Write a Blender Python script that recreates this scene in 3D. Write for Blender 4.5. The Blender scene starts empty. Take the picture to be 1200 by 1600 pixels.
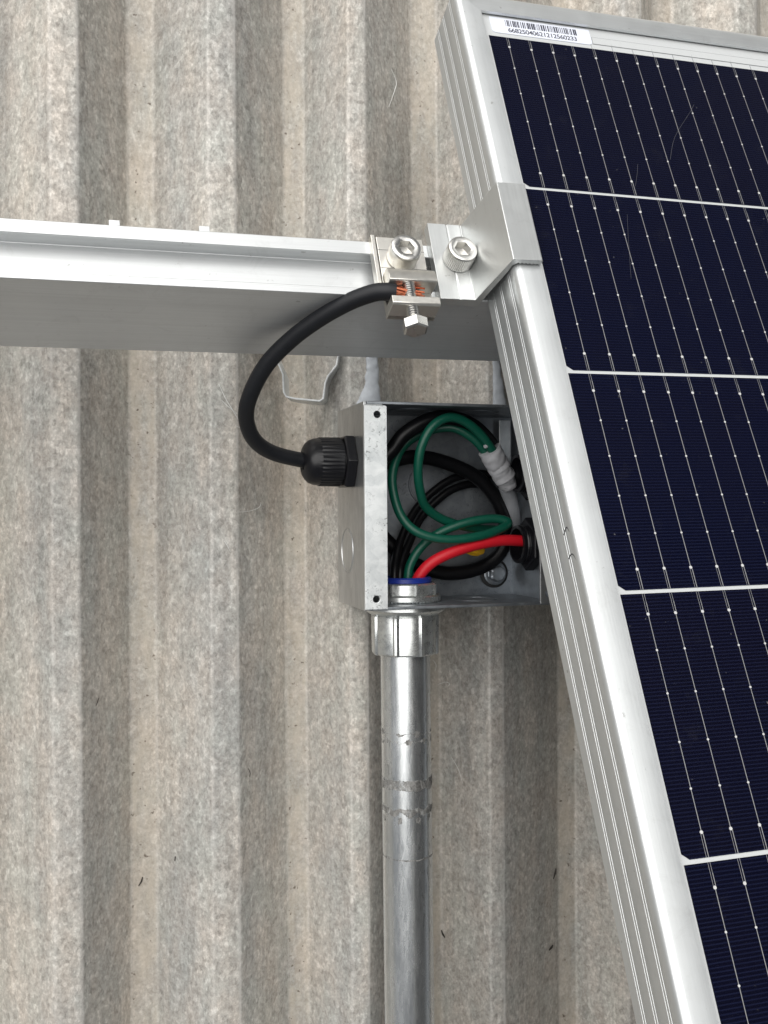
import bpy, bmesh, math, random
from mathutils import Vector, Matrix, noise

random.seed(7)
S = 0.001                       # all dimensions below are millimetres
scene = bpy.context.scene
COL = scene.collection

# ------------------------------------------------------------------ camera
cam_d = bpy.data.cameras.new('camera')
cam = bpy.data.objects.new('camera', cam_d)
COL.objects.link(cam)
cam_d.sensor_fit = 'VERTICAL'
cam_d.sensor_height = 24.0
cam_d.lens = 23.262
cam_d.clip_start = 0.005
cam_d.clip_end = 100.0
cam.matrix_world = Matrix((
    (0.95799, 0.005748, -0.28673, -0.12846),
    (-0.0060, 0.999982, 0.0, -0.00299),
    (0.286729, 0.00172, 0.95801, 0.51545),
    (0, 0, 0, 1)))
scene.camera = cam

# ------------------------------------------------------------------ sky + sun
SUN_DIR = Vector((-0.42, 0.50, 0.76)).normalized()      # towards the sun
world = bpy.data.worlds.new('World')
scene.world = world
world.use_nodes = True
wn = world.node_tree.nodes
wl = world.node_tree.links
wn.clear()
sky = wn.new('ShaderNodeTexSky')
sky.sky_type = 'NISHITA'
sky.sun_disc = False
sky.sun_elevation = math.asin(SUN_DIR.z)
sky.sun_rotation = math.atan2(SUN_DIR.x, SUN_DIR.y)
sky.air_density = 1.0
sky.dust_density = 2.0
sky.ozone_density = 1.0
hsv = wn.new('ShaderNodeHueSaturation')
hsv.inputs['Saturation'].default_value = 0.18           # white overcast sky
bg = wn.new('ShaderNodeBackground')
bg.inputs['Strength'].default_value = 0.05
wo = wn.new('ShaderNodeOutputWorld')
wl.new(sky.outputs[0], hsv.inputs['Color'])
wl.new(hsv.outputs[0], bg.inputs['Color'])
wl.new(bg.outputs[0], wo.inputs['Surface'])
sun_d = bpy.data.lights.new('sun', 'SUN')
sun_d.energy = 5.0
sun_d.angle = math.radians(88)
sun_d.color = (1.0, 0.985, 0.955)
sun = bpy.data.objects.new('sun', sun_d)
sun.rotation_euler = SUN_DIR.to_track_quat('Z', 'Y').to_euler()
COL.objects.link(sun)
scene.view_settings.view_transform = 'Standard'
scene.view_settings.look = 'None'
scene.view_settings.gamma = 1.0
scene.view_settings.use_curve_mapping = False
scene.view_settings.exposure = -0.25
scene.render.resolution_x = 768
scene.render.resolution_y = 1024

# ------------------------------------------------------------------ material helpers
class NT:
    def __init__(self, name):
        self.m = bpy.data.materials.new(name)
        self.m.use_nodes = True
        self.n = self.m.node_tree.nodes
        self.l = self.m.node_tree.links
        self.b = self.n['Principled BSDF']
        self.out = self.n['Material Output']
    def new(self, t, **kw):
        nd = self.n.new(t)
        for k, v in kw.items():
            setattr(nd, k, v)
        return nd
    def coords(self, scale=(1, 1, 1), kind='Object'):
        tc = self.new('ShaderNodeTexCoord')
        mp = self.new('ShaderNodeMapping')
        mp.inputs['Scale'].default_value = scale
        self.l.new(tc.outputs[kind], mp.inputs['Vector'])
        return mp.outputs[0]
    def noise(self, vec, scale, detail=4, rough=0.55, dist=0.0):
        nd = self.new('ShaderNodeTexNoise')
        nd.inputs['Scale'].default_value = scale
        nd.inputs['Detail'].default_value = detail
        nd.inputs['Roughness'].default_value = rough
        nd.inputs['Distortion'].default_value = dist
        self.l.new(vec, nd.inputs['Vector'])
        return nd.outputs[0]
    def ramp(self, fac, stops):
        r = self.new('ShaderNodeValToRGB')
        e = r.color_ramp.elements
        while len(e) < len(stops):
            e.new(0.5)
        for i, (p, c) in enumerate(stops):
            e[i].position = p
            e[i].color = (c, c, c, 1) if isinstance(c, (int, float)) else (*c, 1)
        self.l.new(fac, r.inputs[0])
        return r.outputs[0]
    def mix(self, fac, a, b, mode='MIX'):
        m = self.new('ShaderNodeMix', data_type='RGBA', blend_type=mode)
        for sock, v in ((m.inputs[0], fac), (m.inputs[6], a), (m.inputs[7], b)):
            if isinstance(v, (int, float)):
                sock.default_value = v
            elif isinstance(v, tuple):
                sock.default_value = (*v, 1)
            else:
                self.l.new(v, sock)
        return m.outputs[2]
    def math(self, op, a, b=0.0, clamp=False):
        m = self.new('ShaderNodeMath', operation=op, use_clamp=clamp)
        for i, v in enumerate((a, b)):
            if isinstance(v, (int, float)):
                m.inputs[i].default_value = v
            else:
                self.l.new(v, m.inputs[i])
        return m.outputs[0]
    def bump(self, h, strength=0.3, dist=0.0003, normal=None):
        b = self.new('ShaderNodeBump')
        b.inputs['Strength'].default_value = strength
        b.inputs['Distance'].default_value = dist
        self.l.new(h, b.inputs['Height'])
        if normal is not None:
            self.l.new(normal, b.inputs['Normal'])
        return b.outputs[0]
    def set(self, **kw):
        for k, v in kw.items():
            s = self.b.inputs[k.replace('_', ' ')]
            if isinstance(v, (int, float)):
                s.default_value = v
            elif isinstance(v, tuple):
                s.default_value = (*v, 1) if len(v) == 3 and s.type == 'RGBA' else v
            else:
                self.l.new(v, s)
        return self.m

MAT = {}

def plain(name, col, rough=0.5, metal=0.0, spec=0.5, var=0.12, nscale=400, bump=0.0, bscale=900):
    t = NT(name)
    v = t.coords()
    n = t.noise(v, nscale, 5)
    c = t.mix(t.math('MULTIPLY', n, 1.0), tuple(max(0, x * (1 - var)) for x in col), tuple(min(1, x * (1 + var)) for x in col))
    r = t.math('ADD', t.math('MULTIPLY', n, 0.16), rough - 0.08)
    t.set(Base_Color=c, Roughness=r, Metallic=metal, Specular_IOR_Level=spec)
    if bump:
        t.set(Normal=t.bump(t.noise(v, bscale, 4), bump, 0.0002))
    MAT[name] = t.m
    return t.m

def make_roof():
    t = NT('roof_sheet')
    v = t.coords()
    # weathered zinc: fine mottled crystals and fibres, slightly drawn out along the ribs
    vs = t.coords((1.0, 0.75, 1.0))
    fine = t.noise(vs, 640, 6, 0.74, 0.4)
    mid = t.noise(vs, 190, 5, 0.62, 0.8)
    big = t.noise(t.coords((1.0, 0.25, 1.0)), 22, 4, 0.6)
    fib = t.noise(t.coords((1.0, 0.4, 1.0)), 850, 3, 0.7, 3.0)
    vo = t.new('ShaderNodeTexVoronoi')
    vo.inputs['Scale'].default_value = 480
    t.l.new(vs, vo.inputs['Vector'])
    sepc = t.new('ShaderNodeSeparateColor')
    t.l.new(vo.outputs['Color'], sepc.inputs[0])
    a = t.math('ADD', t.math('MULTIPLY', fine, 0.56), t.math('MULTIPLY', mid, 0.34))
    a = t.math('ADD', a, t.math('MULTIPLY', sepc.outputs[0], 0.10))
    base = t.ramp(a, [(0.35, (0.24, 0.233, 0.221)), (0.46, (0.375, 0.364, 0.347)), (0.535, (0.47, 0.458, 0.438)), (0.65, (0.69, 0.678, 0.655))])
    flecks = t.ramp(fib, [(0.59, 0.0), (0.72, 0.40)])
    base = t.mix(flecks, base, (0.74, 0.73, 0.70))
    tint = t.ramp(big, [(0.32, (0.80, 0.815, 0.83)), (0.5, (0.98, 0.97, 0.955)), (0.68, (1.10, 1.06, 1.01))])
    base = t.mix(1.0, base, tint, 'MULTIPLY')
    hue = t.ramp(t.noise(t.coords((1.0, 0.5, 1.0)), 60, 4, 0.65), [(0.36, (0.985, 1.01, 0.995)), (0.5, (1.01, 1.0, 0.98)), (0.64, (1.05, 1.005, 0.965))])
    base = t.mix(1.0, base, hue, 'MULTIPLY')
    runs = t.ramp(t.noise(t.coords((1.0, 0.03, 1.0)), 130, 5, 0.65), [(0.34, 0.86), (0.5, 1.0), (0.66, 1.07)])
    base = t.mix(1.0, base, runs, 'MULTIPLY')
    at = t.new('ShaderNodeAttribute', attribute_name='dirt')
    dn = t.noise(t.coords((1.0, 0.3, 1.0)), 120, 5, 0.65)
    df = t.math('MULTIPLY', at.outputs['Fac'], t.ramp(dn, [(0.3, 0.25), (0.62, 1.0)]), True)
    base = t.mix(t.math('MULTIPLY', df, 0.60), base, t.mix(dn, (0.36, 0.305, 0.24), (0.62, 0.55, 0.45)))
    sp = t.ramp(t.noise(v, 260, 3, 0.6), [(0.655, 0.0), (0.70, 0.8)])
    base = t.mix(t.math('MULTIPLY', sp, at.outputs['Fac']), base, (0.10, 0.075, 0.055))
    wr = t.new('ShaderNodeAttribute', attribute_name='crease_tint')
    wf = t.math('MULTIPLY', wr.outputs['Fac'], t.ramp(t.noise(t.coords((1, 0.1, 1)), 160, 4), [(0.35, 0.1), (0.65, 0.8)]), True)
    base = t.mix(wf, base, (0.62, 0.60, 0.57))  # lighter tone along the fold lines, strongest at one edge of each crest
    rough = t.ramp(a, [(0.35, 0.62), (0.65, 0.42)])
    nb = t.bump(fine, 0.5, 0.0003)
    nb = t.bump(t.noise(t.coords((1, 0.2, 1)), 40, 3), 0.25, 0.0012, nb)
    t.set(Base_Color=base, Roughness=rough, Metallic=0.12, Specular_IOR_Level=0.4, Normal=nb)
    MAT['roof_sheet'] = t.m

def make_alu(name, axis, col=(0.80, 0.81, 0.81), rough=0.38, metal=0.82, streak=0.10):
    t = NT(name)
    sc = [260.0, 260.0, 260.0]
    sc[axis] = 2.2
    v = t.coords(tuple(s * 0.01 for s in sc))
    st = t.noise(v, 900, 4, 0.6)
    st2 = t.noise(v, 160, 3, 0.6)
    sm = t.noise(t.coords(), 30, 4, 0.6)
    k = t.math('ADD', t.math('MULTIPLY', st, 0.5), t.math('MULTIPLY', st2, 0.5))
    c = t.mix(k, tuple(x * (1 - streak) for x in col), tuple(min(0.92, x * (1 + streak)) for x in col))
    c = t.mix(t.ramp(sm, [(0.5, 0.0), (0.75, 0.16)]), c, (0.55, 0.55, 0.54))
    sp = t.ramp(t.noise(t.coords(), 210, 4, 0.6), [(0.685, 0.0), (0.73, 0.55)])
    c = t.mix(sp, c, (0.30, 0.30, 0.29))
    c = t.mix(t.ramp(t.noise(t.coords(), 75, 6, 0.75, 1.2), [(0.56, 0.0), (0.72, 0.22)]), c, (0.42, 0.42, 0.41))
    r = t.math('ADD', t.math('MULTIPLY', t.noise(t.coords(), 55, 5, 0.7), 0.22), t.math('ADD', t.math('MULTIPLY', k, 0.16), rough - 0.16))
    t.set(Base_Color=c, Roughness=r, Metallic=metal, Normal=t.bump(k, 0.16, 0.0002))
    MAT[name] = t.m

def make_galv(name, lo, hi, rough, metal=0.9, grime=0.0, spangle=260, stretch=(1, 1, 1)):
    t = NT(name)
    v = t.coords(stretch)
    vo = t.new('ShaderNodeTexVoronoi')
    vo.inputs['Scale'].default_value = spangle
    t.l.new(v, vo.inputs['Vector'])
    sep = t.new('ShaderNodeSeparateColor')
    t.l.new(vo.outputs['Color'], sep.inputs[0])
    n = t.noise(v, 140, 6, 0.65, 0.5)
    f = t.math('ADD', t.math('MULTIPLY', sep.outputs[0], 0.16), t.math('MULTIPLY', n, 0.84))
    c = t.mix(t.ramp(f, [(0.25, 0.0), (0.75, 1.0)]), lo, hi)
    if grime:
        g = t.ramp(t.noise(v, 330, 6, 0.75, 2.0), [(0.56, 0.0), (0.62, grime)])
        gm = t.ramp(t.noise(v, 55, 3), [(0.45, 0.0), (0.58, 1.0)])
        c = t.mix(t.math('MULTIPLY', g, gm), c, (0.10, 0.105, 0.11))
    r = t.math('ADD', t.math('MULTIPLY', f, 0.22), rough - 0.1)
    t.set(Base_Color=c, Roughness=r, Metallic=metal, Normal=t.bump(n, 0.22, 0.0002))
    MAT[name] = t.m

def make_cell():
    t = NT('solar_cell')
    tc = t.new('ShaderNodeTexCoord')
    sx = t.new('ShaderNodeSeparateXYZ')
    t.l.new(tc.outputs['Object'], sx.inputs[0])
    ph = t.math('FRACT', t.math('MULTIPLY', sx.outputs['Y'], 1.0 / (1.32 * S)))
    tri = t.math('ABSOLUTE', t.math('SUBTRACT', ph, 0.5))
    line = t.ramp(tri, [(0.0, 1.0), (0.13, 0.55), (0.24, 0.0)])
    n = t.noise(t.coords(), 26, 3)
    info = t.new('ShaderNodeObjectInfo')
    base = t.mix(n, (0.0007, 0.0020, 0.0125), (0.0020, 0.0021, 0.0085))
    base = t.mix(t.math('MULTIPLY', info.outputs['Random'], 0.5), base, (0.0040, 0.0030, 0.0062))
    c = t.mix(t.math('MULTIPLY', line, 0.5), base, (0.013, 0.017, 0.048))
    t.set(Base_Color=c, Roughness=0.42, Specular_IOR_Level=0.04)
    MAT['solar_cell'] = t.m

def make_glass():
    t = NT('panel_glass')
    t.n.remove(t.b)
    tr = t.new('ShaderNodeBsdfTransparent')
    gl = t.new('ShaderNodeBsdfGlossy')
    df = t.new('ShaderNodeBsdfDiffuse')
    df.inputs['Color'].default_value = (0.5, 0.5, 0.5, 1)
    gl.inputs['Roughness'].default_value = 0.12
    lw = t.new('ShaderNodeLayerWeight')
    lw.inputs['Blend'].default_value = 0.5
    fac = t.math('ADD', t.math('MULTIPLY', t.math('POWER', lw.outputs['Facing'], 5.0), 0.22), 0.003)
    mx = t.new('ShaderNodeMixShader')
    mx2 = t.new('ShaderNodeMixShader')
    dust = t.ramp(t.noise(t.coords(), 60, 6, 0.7), [(0.58, 0.0), (0.85, 0.010)])
    spots = t.ramp(t.noise(t.coords(), 420, 2, 0.5), [(0.75, 0.0), (0.79, 0.12)])
    t.l.new(fac, mx.inputs[0])
    t.l.new(tr.outputs[0], mx.inputs[1])
    t.l.new(gl.outputs[0], mx.inputs[2])
    t.l.new(t.math('MAXIMUM', dust, spots), mx2.inputs[0])
    t.l.new(mx.outputs[0], mx2.inputs[1])
    t.l.new(df.outputs[0], mx2.inputs[2])
    t.l.new(mx2.outputs[0], t.out.inputs['Surface'])
    MAT['panel_glass'] = t.m

make_roof()
make_alu('alu_frame_long', 1, (0.69, 0.71, 0.715), 0.37, 0.80)
make_alu('alu_frame_short', 0, (0.69, 0.71, 0.715), 0.37, 0.80)
make_alu('alu_rail', 0, (0.68, 0.695, 0.70), 0.44, 0.74, streak=0.2)
make_alu('alu_clamp', 1, (0.66, 0.675, 0.67), 0.36, 0.86)
make_galv('galv_box', (0.42, 0.435, 0.445), (0.72, 0.73, 0.73), 0.34, 0.9, 0.25, 120, (1, 0.45, 1))
make_galv('galv_shaded', (0.23, 0.25, 0.275), (0.37, 0.395, 0.42), 0.38, 0.82, 0.6, 120)  # darker copy of the box steel, interior shade put into the colour
make_galv('galv_flange', (0.58, 0.61, 0.62), (0.90, 0.92, 0.92), 0.42, 0.7, 0.9, 160)
make_galv('galv_pipe', (0.62, 0.645, 0.66), (0.88, 0.90, 0.90), 0.25, 0.90, 0.5, 900, (1, 0.2, 1))
make_galv('zinc_cast', (0.52, 0.54, 0.54), (0.80, 0.82, 0.80), 0.28, 0.85, 0.35, 500)
make_cell()
make_glass()
plain('stainless', (0.62, 0.61, 0.585), 0.30, 1.0, 0.5, 0.08, 600, 0.1)
plain('tinned_brass', (0.70, 0.68, 0.63), 0.34, 0.9, 0.5, 0.07, 500, 0.1)
plain('black_nylon', (0.007, 0.007, 0.009), 0.33, 0.0, 0.4, 0.2, 500, 0.15)
plain('black_jacket', (0.011, 0.012, 0.015), 0.50, 0.0, 0.35, 0.25, 300, 0.15)
plain('black_wire', (0.004, 0.004, 0.005), 0.36, 0.0, 0.28, 0.2, 300)
plain('green_wire', (0.002, 0.085, 0.052), 0.40, 0.0, 0.5, 0.12, 300)
plain('red_wire', (0.62, 0.010, 0.022), 0.45, 0.0, 0.4, 0.08, 300)
plain('yellow_plastic', (0.78, 0.42, 0.01), 0.45)
plain('blue_plastic', (0.012, 0.03, 0.24), 0.38)
plain('white_tape', (0.50, 0.50, 0.52), 0.5, 0.0, 0.4, 0.15, 300, 0.4, 500)
plain('grey_sheath', (0.30, 0.31, 0.33), 0.5)
plain('rubber', (0.02, 0.02, 0.02), 0.6)
plain('copper', (0.62, 0.20, 0.105), 0.36, 0.9, 0.5, 0.5, 900)
plain('backsheet', (0.56, 0.575, 0.58), 0.5, 0.0, 0.4, 0.02)
plain('solder', (0.66, 0.66, 0.66), 0.45, 0.2)
plain('rear_cells', (0.03, 0.032, 0.045), 0.25)
plain('silver_ribbon', (0.34, 0.34, 0.345), 0.45, 0.4, 0.5, 0.12, 700)
plain('label_paper', (0.76, 0.79, 0.88), 0.5, 0.0, 0.3, 0.03)
plain('label_ink', (0.03, 0.03, 0.05), 0.6)
plain('ink_mark', (0.06, 0.06, 0.065), 0.6, 0, 0.3)
plain('sealant', (0.40, 0.425, 0.455), 0.45, 0.0, 0.4, 0.25, 200, 0.6, 260)
def make_residue():
    t = NT('tape_residue')
    v = t.coords((1, 0.5, 1))
    n = t.noise(v, 420, 5, 0.7, 1.0)
    c = t.ramp(n, [(0.35, (0.13, 0.125, 0.12)), (0.52, (0.27, 0.265, 0.255)), (0.68, (0.52, 0.52, 0.51))])
    al = t.ramp(t.noise(t.coords((1, 0.6, 1)), 260, 6, 0.75, 1.5), [(0.38, 0.25), (0.52, 0.95)])
    t.set(Base_Color=c, Roughness=0.5, Metallic=0.25, Alpha=al, Normal=t.bump(n, 0.5, 0.0003))
    MAT['tape_residue'] = t.m
make_residue()
plain('strand_white', (0.72, 0.72, 0.70), 0.4)
plain('twig', (0.035, 0.03, 0.025), 0.8)
plain('scratch', (0.09, 0.09, 0.11), 0.5)
plain('dark_line', (0.34, 0.35, 0.36), 0.5)

# ------------------------------------------------------------------ mesh helpers
def link(name, me, mat, parent=None, smooth=None, bevel=0.0, segs=2):
    o = bpy.data.objects.new(name, me)
    COL.objects.link(o)
    if mat and not me.materials:
        me.materials.append(MAT[mat])
    if parent is not None:
        o.parent = parent
    if smooth is not None:
        for p in me.polygons:
            p.use_smooth = True
        if smooth < 179:
            me.set_sharp_from_angle(angle=math.radians(smooth))
    if bevel:
        b = o.modifiers.new('bevel', 'BEVEL')
        b.width = bevel * S
        b.segments = segs
        b.limit_method = 'ANGLE'
        b.angle_limit = math.radians(35)
    return o

class MB:
    """collects vertices (mm) and faces of one mesh"""
    def __init__(self, tf=None):
        self.v, self.f, self.tf = [], [], tf
    def pt(self, p):
        p = Vector(p)
        if self.tf is not None:
            p = self.tf @ p
        self.v.append(p * S)
        return len(self.v) - 1
    def box(self, x0, x1, y0, y1, z0, z1):
        i = [self.pt((x, y, z)) for x in (x0, x1) for y in (y0, y1) for z in (z0, z1)]
        for q in ((0, 1, 3, 2), (4, 6, 7, 5), (0, 4, 5, 1), (2, 3, 7, 6), (0, 2, 6, 4), (1, 5, 7, 3)):
            self.f.append([i[k] for k in q])
        return self
    def prism(self, poly, fn, a0, a1):
        """poly: list of 2-d points; fn(p, q, a) -> 3-d point; a0/a1 numbers or functions of (p, q)"""
        g = lambda a, p, q: a(p, q) if callable(a) else a
        n = len(poly)
        lo = [self.pt(fn(p, q, g(a0, p, q))) for p, q in poly]
        hi = [self.pt(fn(p, q, g(a1, p, q))) for p, q in poly]
        for k in range(n):
            j = (k + 1) % n
            self.f.append([lo[k], lo[j], hi[j], hi[k]])
        self.f.append(lo[::-1])
        self.f.append(hi)
        return self
    def lathe(self, rings, org, axis, n=48, cap0=True, cap1=True, ref=None):
        """rings: list of (height, radius | function(angle))"""
        ax = Vector(axis).normalized()
        r = Vector(ref) if ref is not None else (Vector((0, 0, 1)) if abs(ax.z) < 0.9 else Vector((1, 0, 0)))
        e1 = (r - ax * r.dot(ax)).normalized()
        e2 = ax.cross(e1)
        org = Vector(org)
        rows = []
        for h, rad in rings:
            row = []
            for k in range(n):
                th = 2 * math.pi * k / n
                rr = rad(th) if callable(rad) else rad
                row.append(self.pt(org + ax * h + (e1 * math.cos(th) + e2 * math.sin(th)) * rr))
            rows.append(row)
        for a, b in zip(rows, rows[1:]):
            for k in range(n):
                j = (k + 1) % n
                self.f.append([a[k], a[j], b[j], b[k]])
        if cap0:
            self.f.append(rows[0][::-1])
        if cap1:
            self.f.append(rows[-1])
        return self
    def tube(self, pts, rad, n=16, sub=10, flat=None, jitter=0.0, closed_ends=True):
        """smooth tube through pts; rad number or list per control point"""
        P = [Vector(p) for p in pts]
        R = [rad] * len(P) if isinstance(rad, (int, float)) else list(rad)
        Q, RR = [], []
        for i in range(len(P) - 1):
            p0 = P[max(i - 1, 0)]; p1 = P[i]; p2 = P[i + 1]; p3 = P[min(i + 2, len(P) - 1)]
            for s in range(sub):
                t = s / sub
                Q.append(0.5 * ((2 * p1) + (p2 - p0) * t + (2 * p0 - 5 * p1 + 4 * p2 - p3) * t * t + (3 * p1 - p0 - 3 * p2 + p3) * t ** 3))
                RR.append(R[i] + (R[i + 1] - R[i]) * t)
        Q.append(P[-1]); RR.append(R[-1])
        tan = (Q[1] - Q[0]).normalized()
        ref = Vector((0, 0, 1)) if abs(tan.z) < 0.9 else Vector((1, 0, 0))
        e1 = (ref - tan * ref.dot(tan)).normalized()
        rows = []
        for i, q in enumerate(Q):
            t2 = (Q[min(i + 1, len(Q) - 1)] - Q[max(i - 1, 0)]).normalized()
            e1 = (e1 - t2 * e1.dot(t2)).normalized()
            e2 = t2.cross(e1)
            row = []
            for k in range(n):
                th = 2 * math.pi * k / n
                d = e1 * math.cos(th) * (flat or 1.0) + e2 * math.sin(th)
                rr = RR[i]
                p = q + d * rr
                if jitter:
                    p += d * jitter * noise.noise(p * 0.35) + d * jitter * 0.6 * noise.noise(p * 1.1)
                row.append(self.pt(p))
            rows.append(row)
        for a, b in zip(rows, rows[1:]):
            for k in range(n):
                j = (k + 1) % n
                self.f.append([a[k], a[j], b[j], b[k]])
        if closed_ends:
            self.f.append(rows[0][::-1])
            self.f.append(rows[-1])
        return self
    def mesh(self, name):
        me = bpy.data.meshes.new(name)
        me.from_pydata([tuple(p) for p in self.v], [], self.f)
        bm = bmesh.new()
        bm.from_mesh(me)
        bmesh.ops.recalc_face_normals(bm, faces=bm.faces)
        bm.to_mesh(me)
        bm.free()
        return me
    def build(self, name, mat, parent=None, smooth=None, bevel=0.0, segs=2):
        return link(name, self.mesh(name), mat, parent, smooth, bevel, segs)

def plate_holes(name, outer, holes, z0, z1, fn, mat, parent, bevel=0.0):
    """flat plate with round holes; outer list of 2-d points, holes (x, y, r); fn(p, q, z) -> 3-d"""
    bm = bmesh.new()
    edges = []
    def loop(pts):
        vs = [bm.verts.new((p, q, 0)) for p, q in pts]
        for a, b in zip(vs, vs[1:] + vs[:1]):
            edges.append(bm.edges.new((a, b)))
    loop(outer)
    for x, y, r in holes:
        loop([(x + r * math.cos(2 * math.pi * k / 20), y + r * math.sin(2 * math.pi * k / 20)) for k in range(20)])
    bmesh.ops.triangle_fill(bm, use_beauty=True, use_dissolve=False, edges=edges)
    res = bmesh.ops.extrude_face_region(bm, geom=list(bm.faces))
    for e in res['geom']:
        if isinstance(e, bmesh.types.BMVert):
            e.co.z = 1
    for v in bm.verts:
        v.co = Vector(fn(v.co.x, v.co.y, z0 if v.co.z < 0.5 else z1)) * S
    bmesh.ops.recalc_face_normals(bm, faces=bm.faces)
    me = bpy.data.meshes.new(name)
    bm.to_mesh(me)
    bm.free()
    return link(name, me, mat, parent, None, bevel)

def hexr(af, n=6, rot=0.0):
    w = math.pi / n
    return lambda th: af / 2 / math.cos(((th + rot + w) % (2 * w)) - w)

def tag(o, label, cat, group=None, kind=None):
    o['label'] = label
    o['category'] = cat
    if group:
        o['group'] = group
    return o

def empty(name, loc, label, cat, rot=None, group=None):
    o = bpy.data.objects.new(name, None)
    o.empty_display_size = 0.01
    COL.objects.link(o)
    m = Matrix.Translation(Vector(loc) * S)
    if rot is not None:
        m = m @ rot.to_4x4()
    o.matrix_world = m
    return tag(o, label, cat, group)

# panel frame of reference: x along the panel's short side, y up its long side, z out of the glass
PR = Matrix(((0.999953, -0.008823, -0.003917), (0.009653, 0.913935, 0.405746), (0.0, -0.405765, 0.913978)))
PO = Vector((63.594, 215.776, 84.520))
def P2W(u, v, w):
    """panel coordinates: u across, v down the long side, w below the glass"""
    return PO + PR @ Vector((u, -v, -w))
def pmb(base):
    """mesh builder for a thing whose Empty sits at panel point base (u, v, w)"""
    b = Vector((base[0], -base[1], -base[2]))
    return MB(Matrix.Translation(-b))
UVW = lambda u, v, w: (u, -v, -w)

# ------------------------------------------------------------------ roof
RIB_Z = -31.0
RIBS = [(x, z * -RIB_Z) for x, z in ((-173.3, -1), (-145.1, 0), (-131.5, 0), (-106.9, -1), (-92.9, -1), (-67.5, 0), (-53.3, 0), (-22.6, -1), (-10.4, -1),
        (6.5, 0), (16.5, 0), (53.0, -1), (69.0, -1), (87.0, 0), (95.5, 0), (144.0, -1), (156.0, -1), (174.0, 0), (186.0, 0))]
def build_roof():
    Z = RIB_Z
    prof = list(RIBS)
    x = 186.0
    while x < 1500:
        prof += [(x + 26, Z), (x + 40, Z), (x + 66, 0), (x + 80, 0)]
        x += 80
    x = -173.3
    left = []
    while x > -1500:
        left += [(x - 13.5, Z), (x - 39.5, 0), (x - 53.5, 0), (x - 80, Z)]
        x -= 80
    prof = left[::-1] + prof
    # round the creases
    pts = []
    for i, (px, pz) in enumerate(prof):
        if i in (0, len(prof) - 1):
            pts.append((px, pz, 1.0 if pz < -7 else 0.0, 0.0)); continue
        a, b = prof[i - 1], prof[i + 1]
        r = 1.6
        def off(q):
            d = math.hypot(q[0] - px, q[1] - pz)
            return (px + (q[0] - px) * r / d, pz + (q[1] - pz) * r / d)
        A, B = off(a), off(b)
        for t in (0.0, 0.25, 0.5, 0.75, 1.0):
            qx = (1 - t) ** 2 * A[0] + 2 * t * (1 - t) * px + t * t * B[0]
            qz = (1 - t) ** 2 * A[1] + 2 * t * (1 - t) * pz + t * t * B[1]
            dirt = 0.0
            if pz < -7:
                dirt = 0.45 + 0.55 * t if a[1] > b[1] - 0.1 and a[1] > pz + 1 else 1.0 - 0.75 * t
                if a[1] > pz + 1:
                    dirt = 0.35 + 0.65 * t
            crease_tint = (0.8 if t == 0.5 else 0.25 if t in (0.25, 0.75) else 0.0) * (1.0 if pz > -7 and b[1] < pz - 1 else 0.35)
            pts.append((qx, qz, dirt, crease_tint))
    ys = []
    y = -1500.0
    while y <= 1500:
        ys.append(y)
        y += 12 if -420 < y < 420 else 90
    verts, faces, dirt, crease_tint = [], [], [], []
    for yy in ys:
        for (qx, qz, d, w) in pts:
            wob = 0.7 * noise.noise(Vector((qx * 0.02, yy * 0.006, 0)))
            zz = qz + 0.35 * noise.noise(Vector((qx * 0.03, yy * 0.012, 5)))
            verts.append(((qx + wob) * S, yy * S, min(zz, 0.0 + 0.25) * S - 0.0003))
            dirt.append(d); crease_tint.append(w)
    n = len(pts)
    for j in range(len(ys) - 1):
        for i in range(n - 1):
            a = j * n + i
            faces.append((a, a + 1, a + n + 1, a + n))
    me = bpy.data.meshes.new('roof')
    me.from_pydata(verts, [], faces)
    for nm, dat in (('dirt', dirt), ('crease_tint', crease_tint)):
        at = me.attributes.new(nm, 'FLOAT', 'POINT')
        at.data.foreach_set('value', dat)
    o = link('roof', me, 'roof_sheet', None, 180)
    o['kind'] = 'structure'
    o['label'] = 'weathered ribbed zinc roof sheet with beige dirt in the valleys'
    return o
build_roof()

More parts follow.
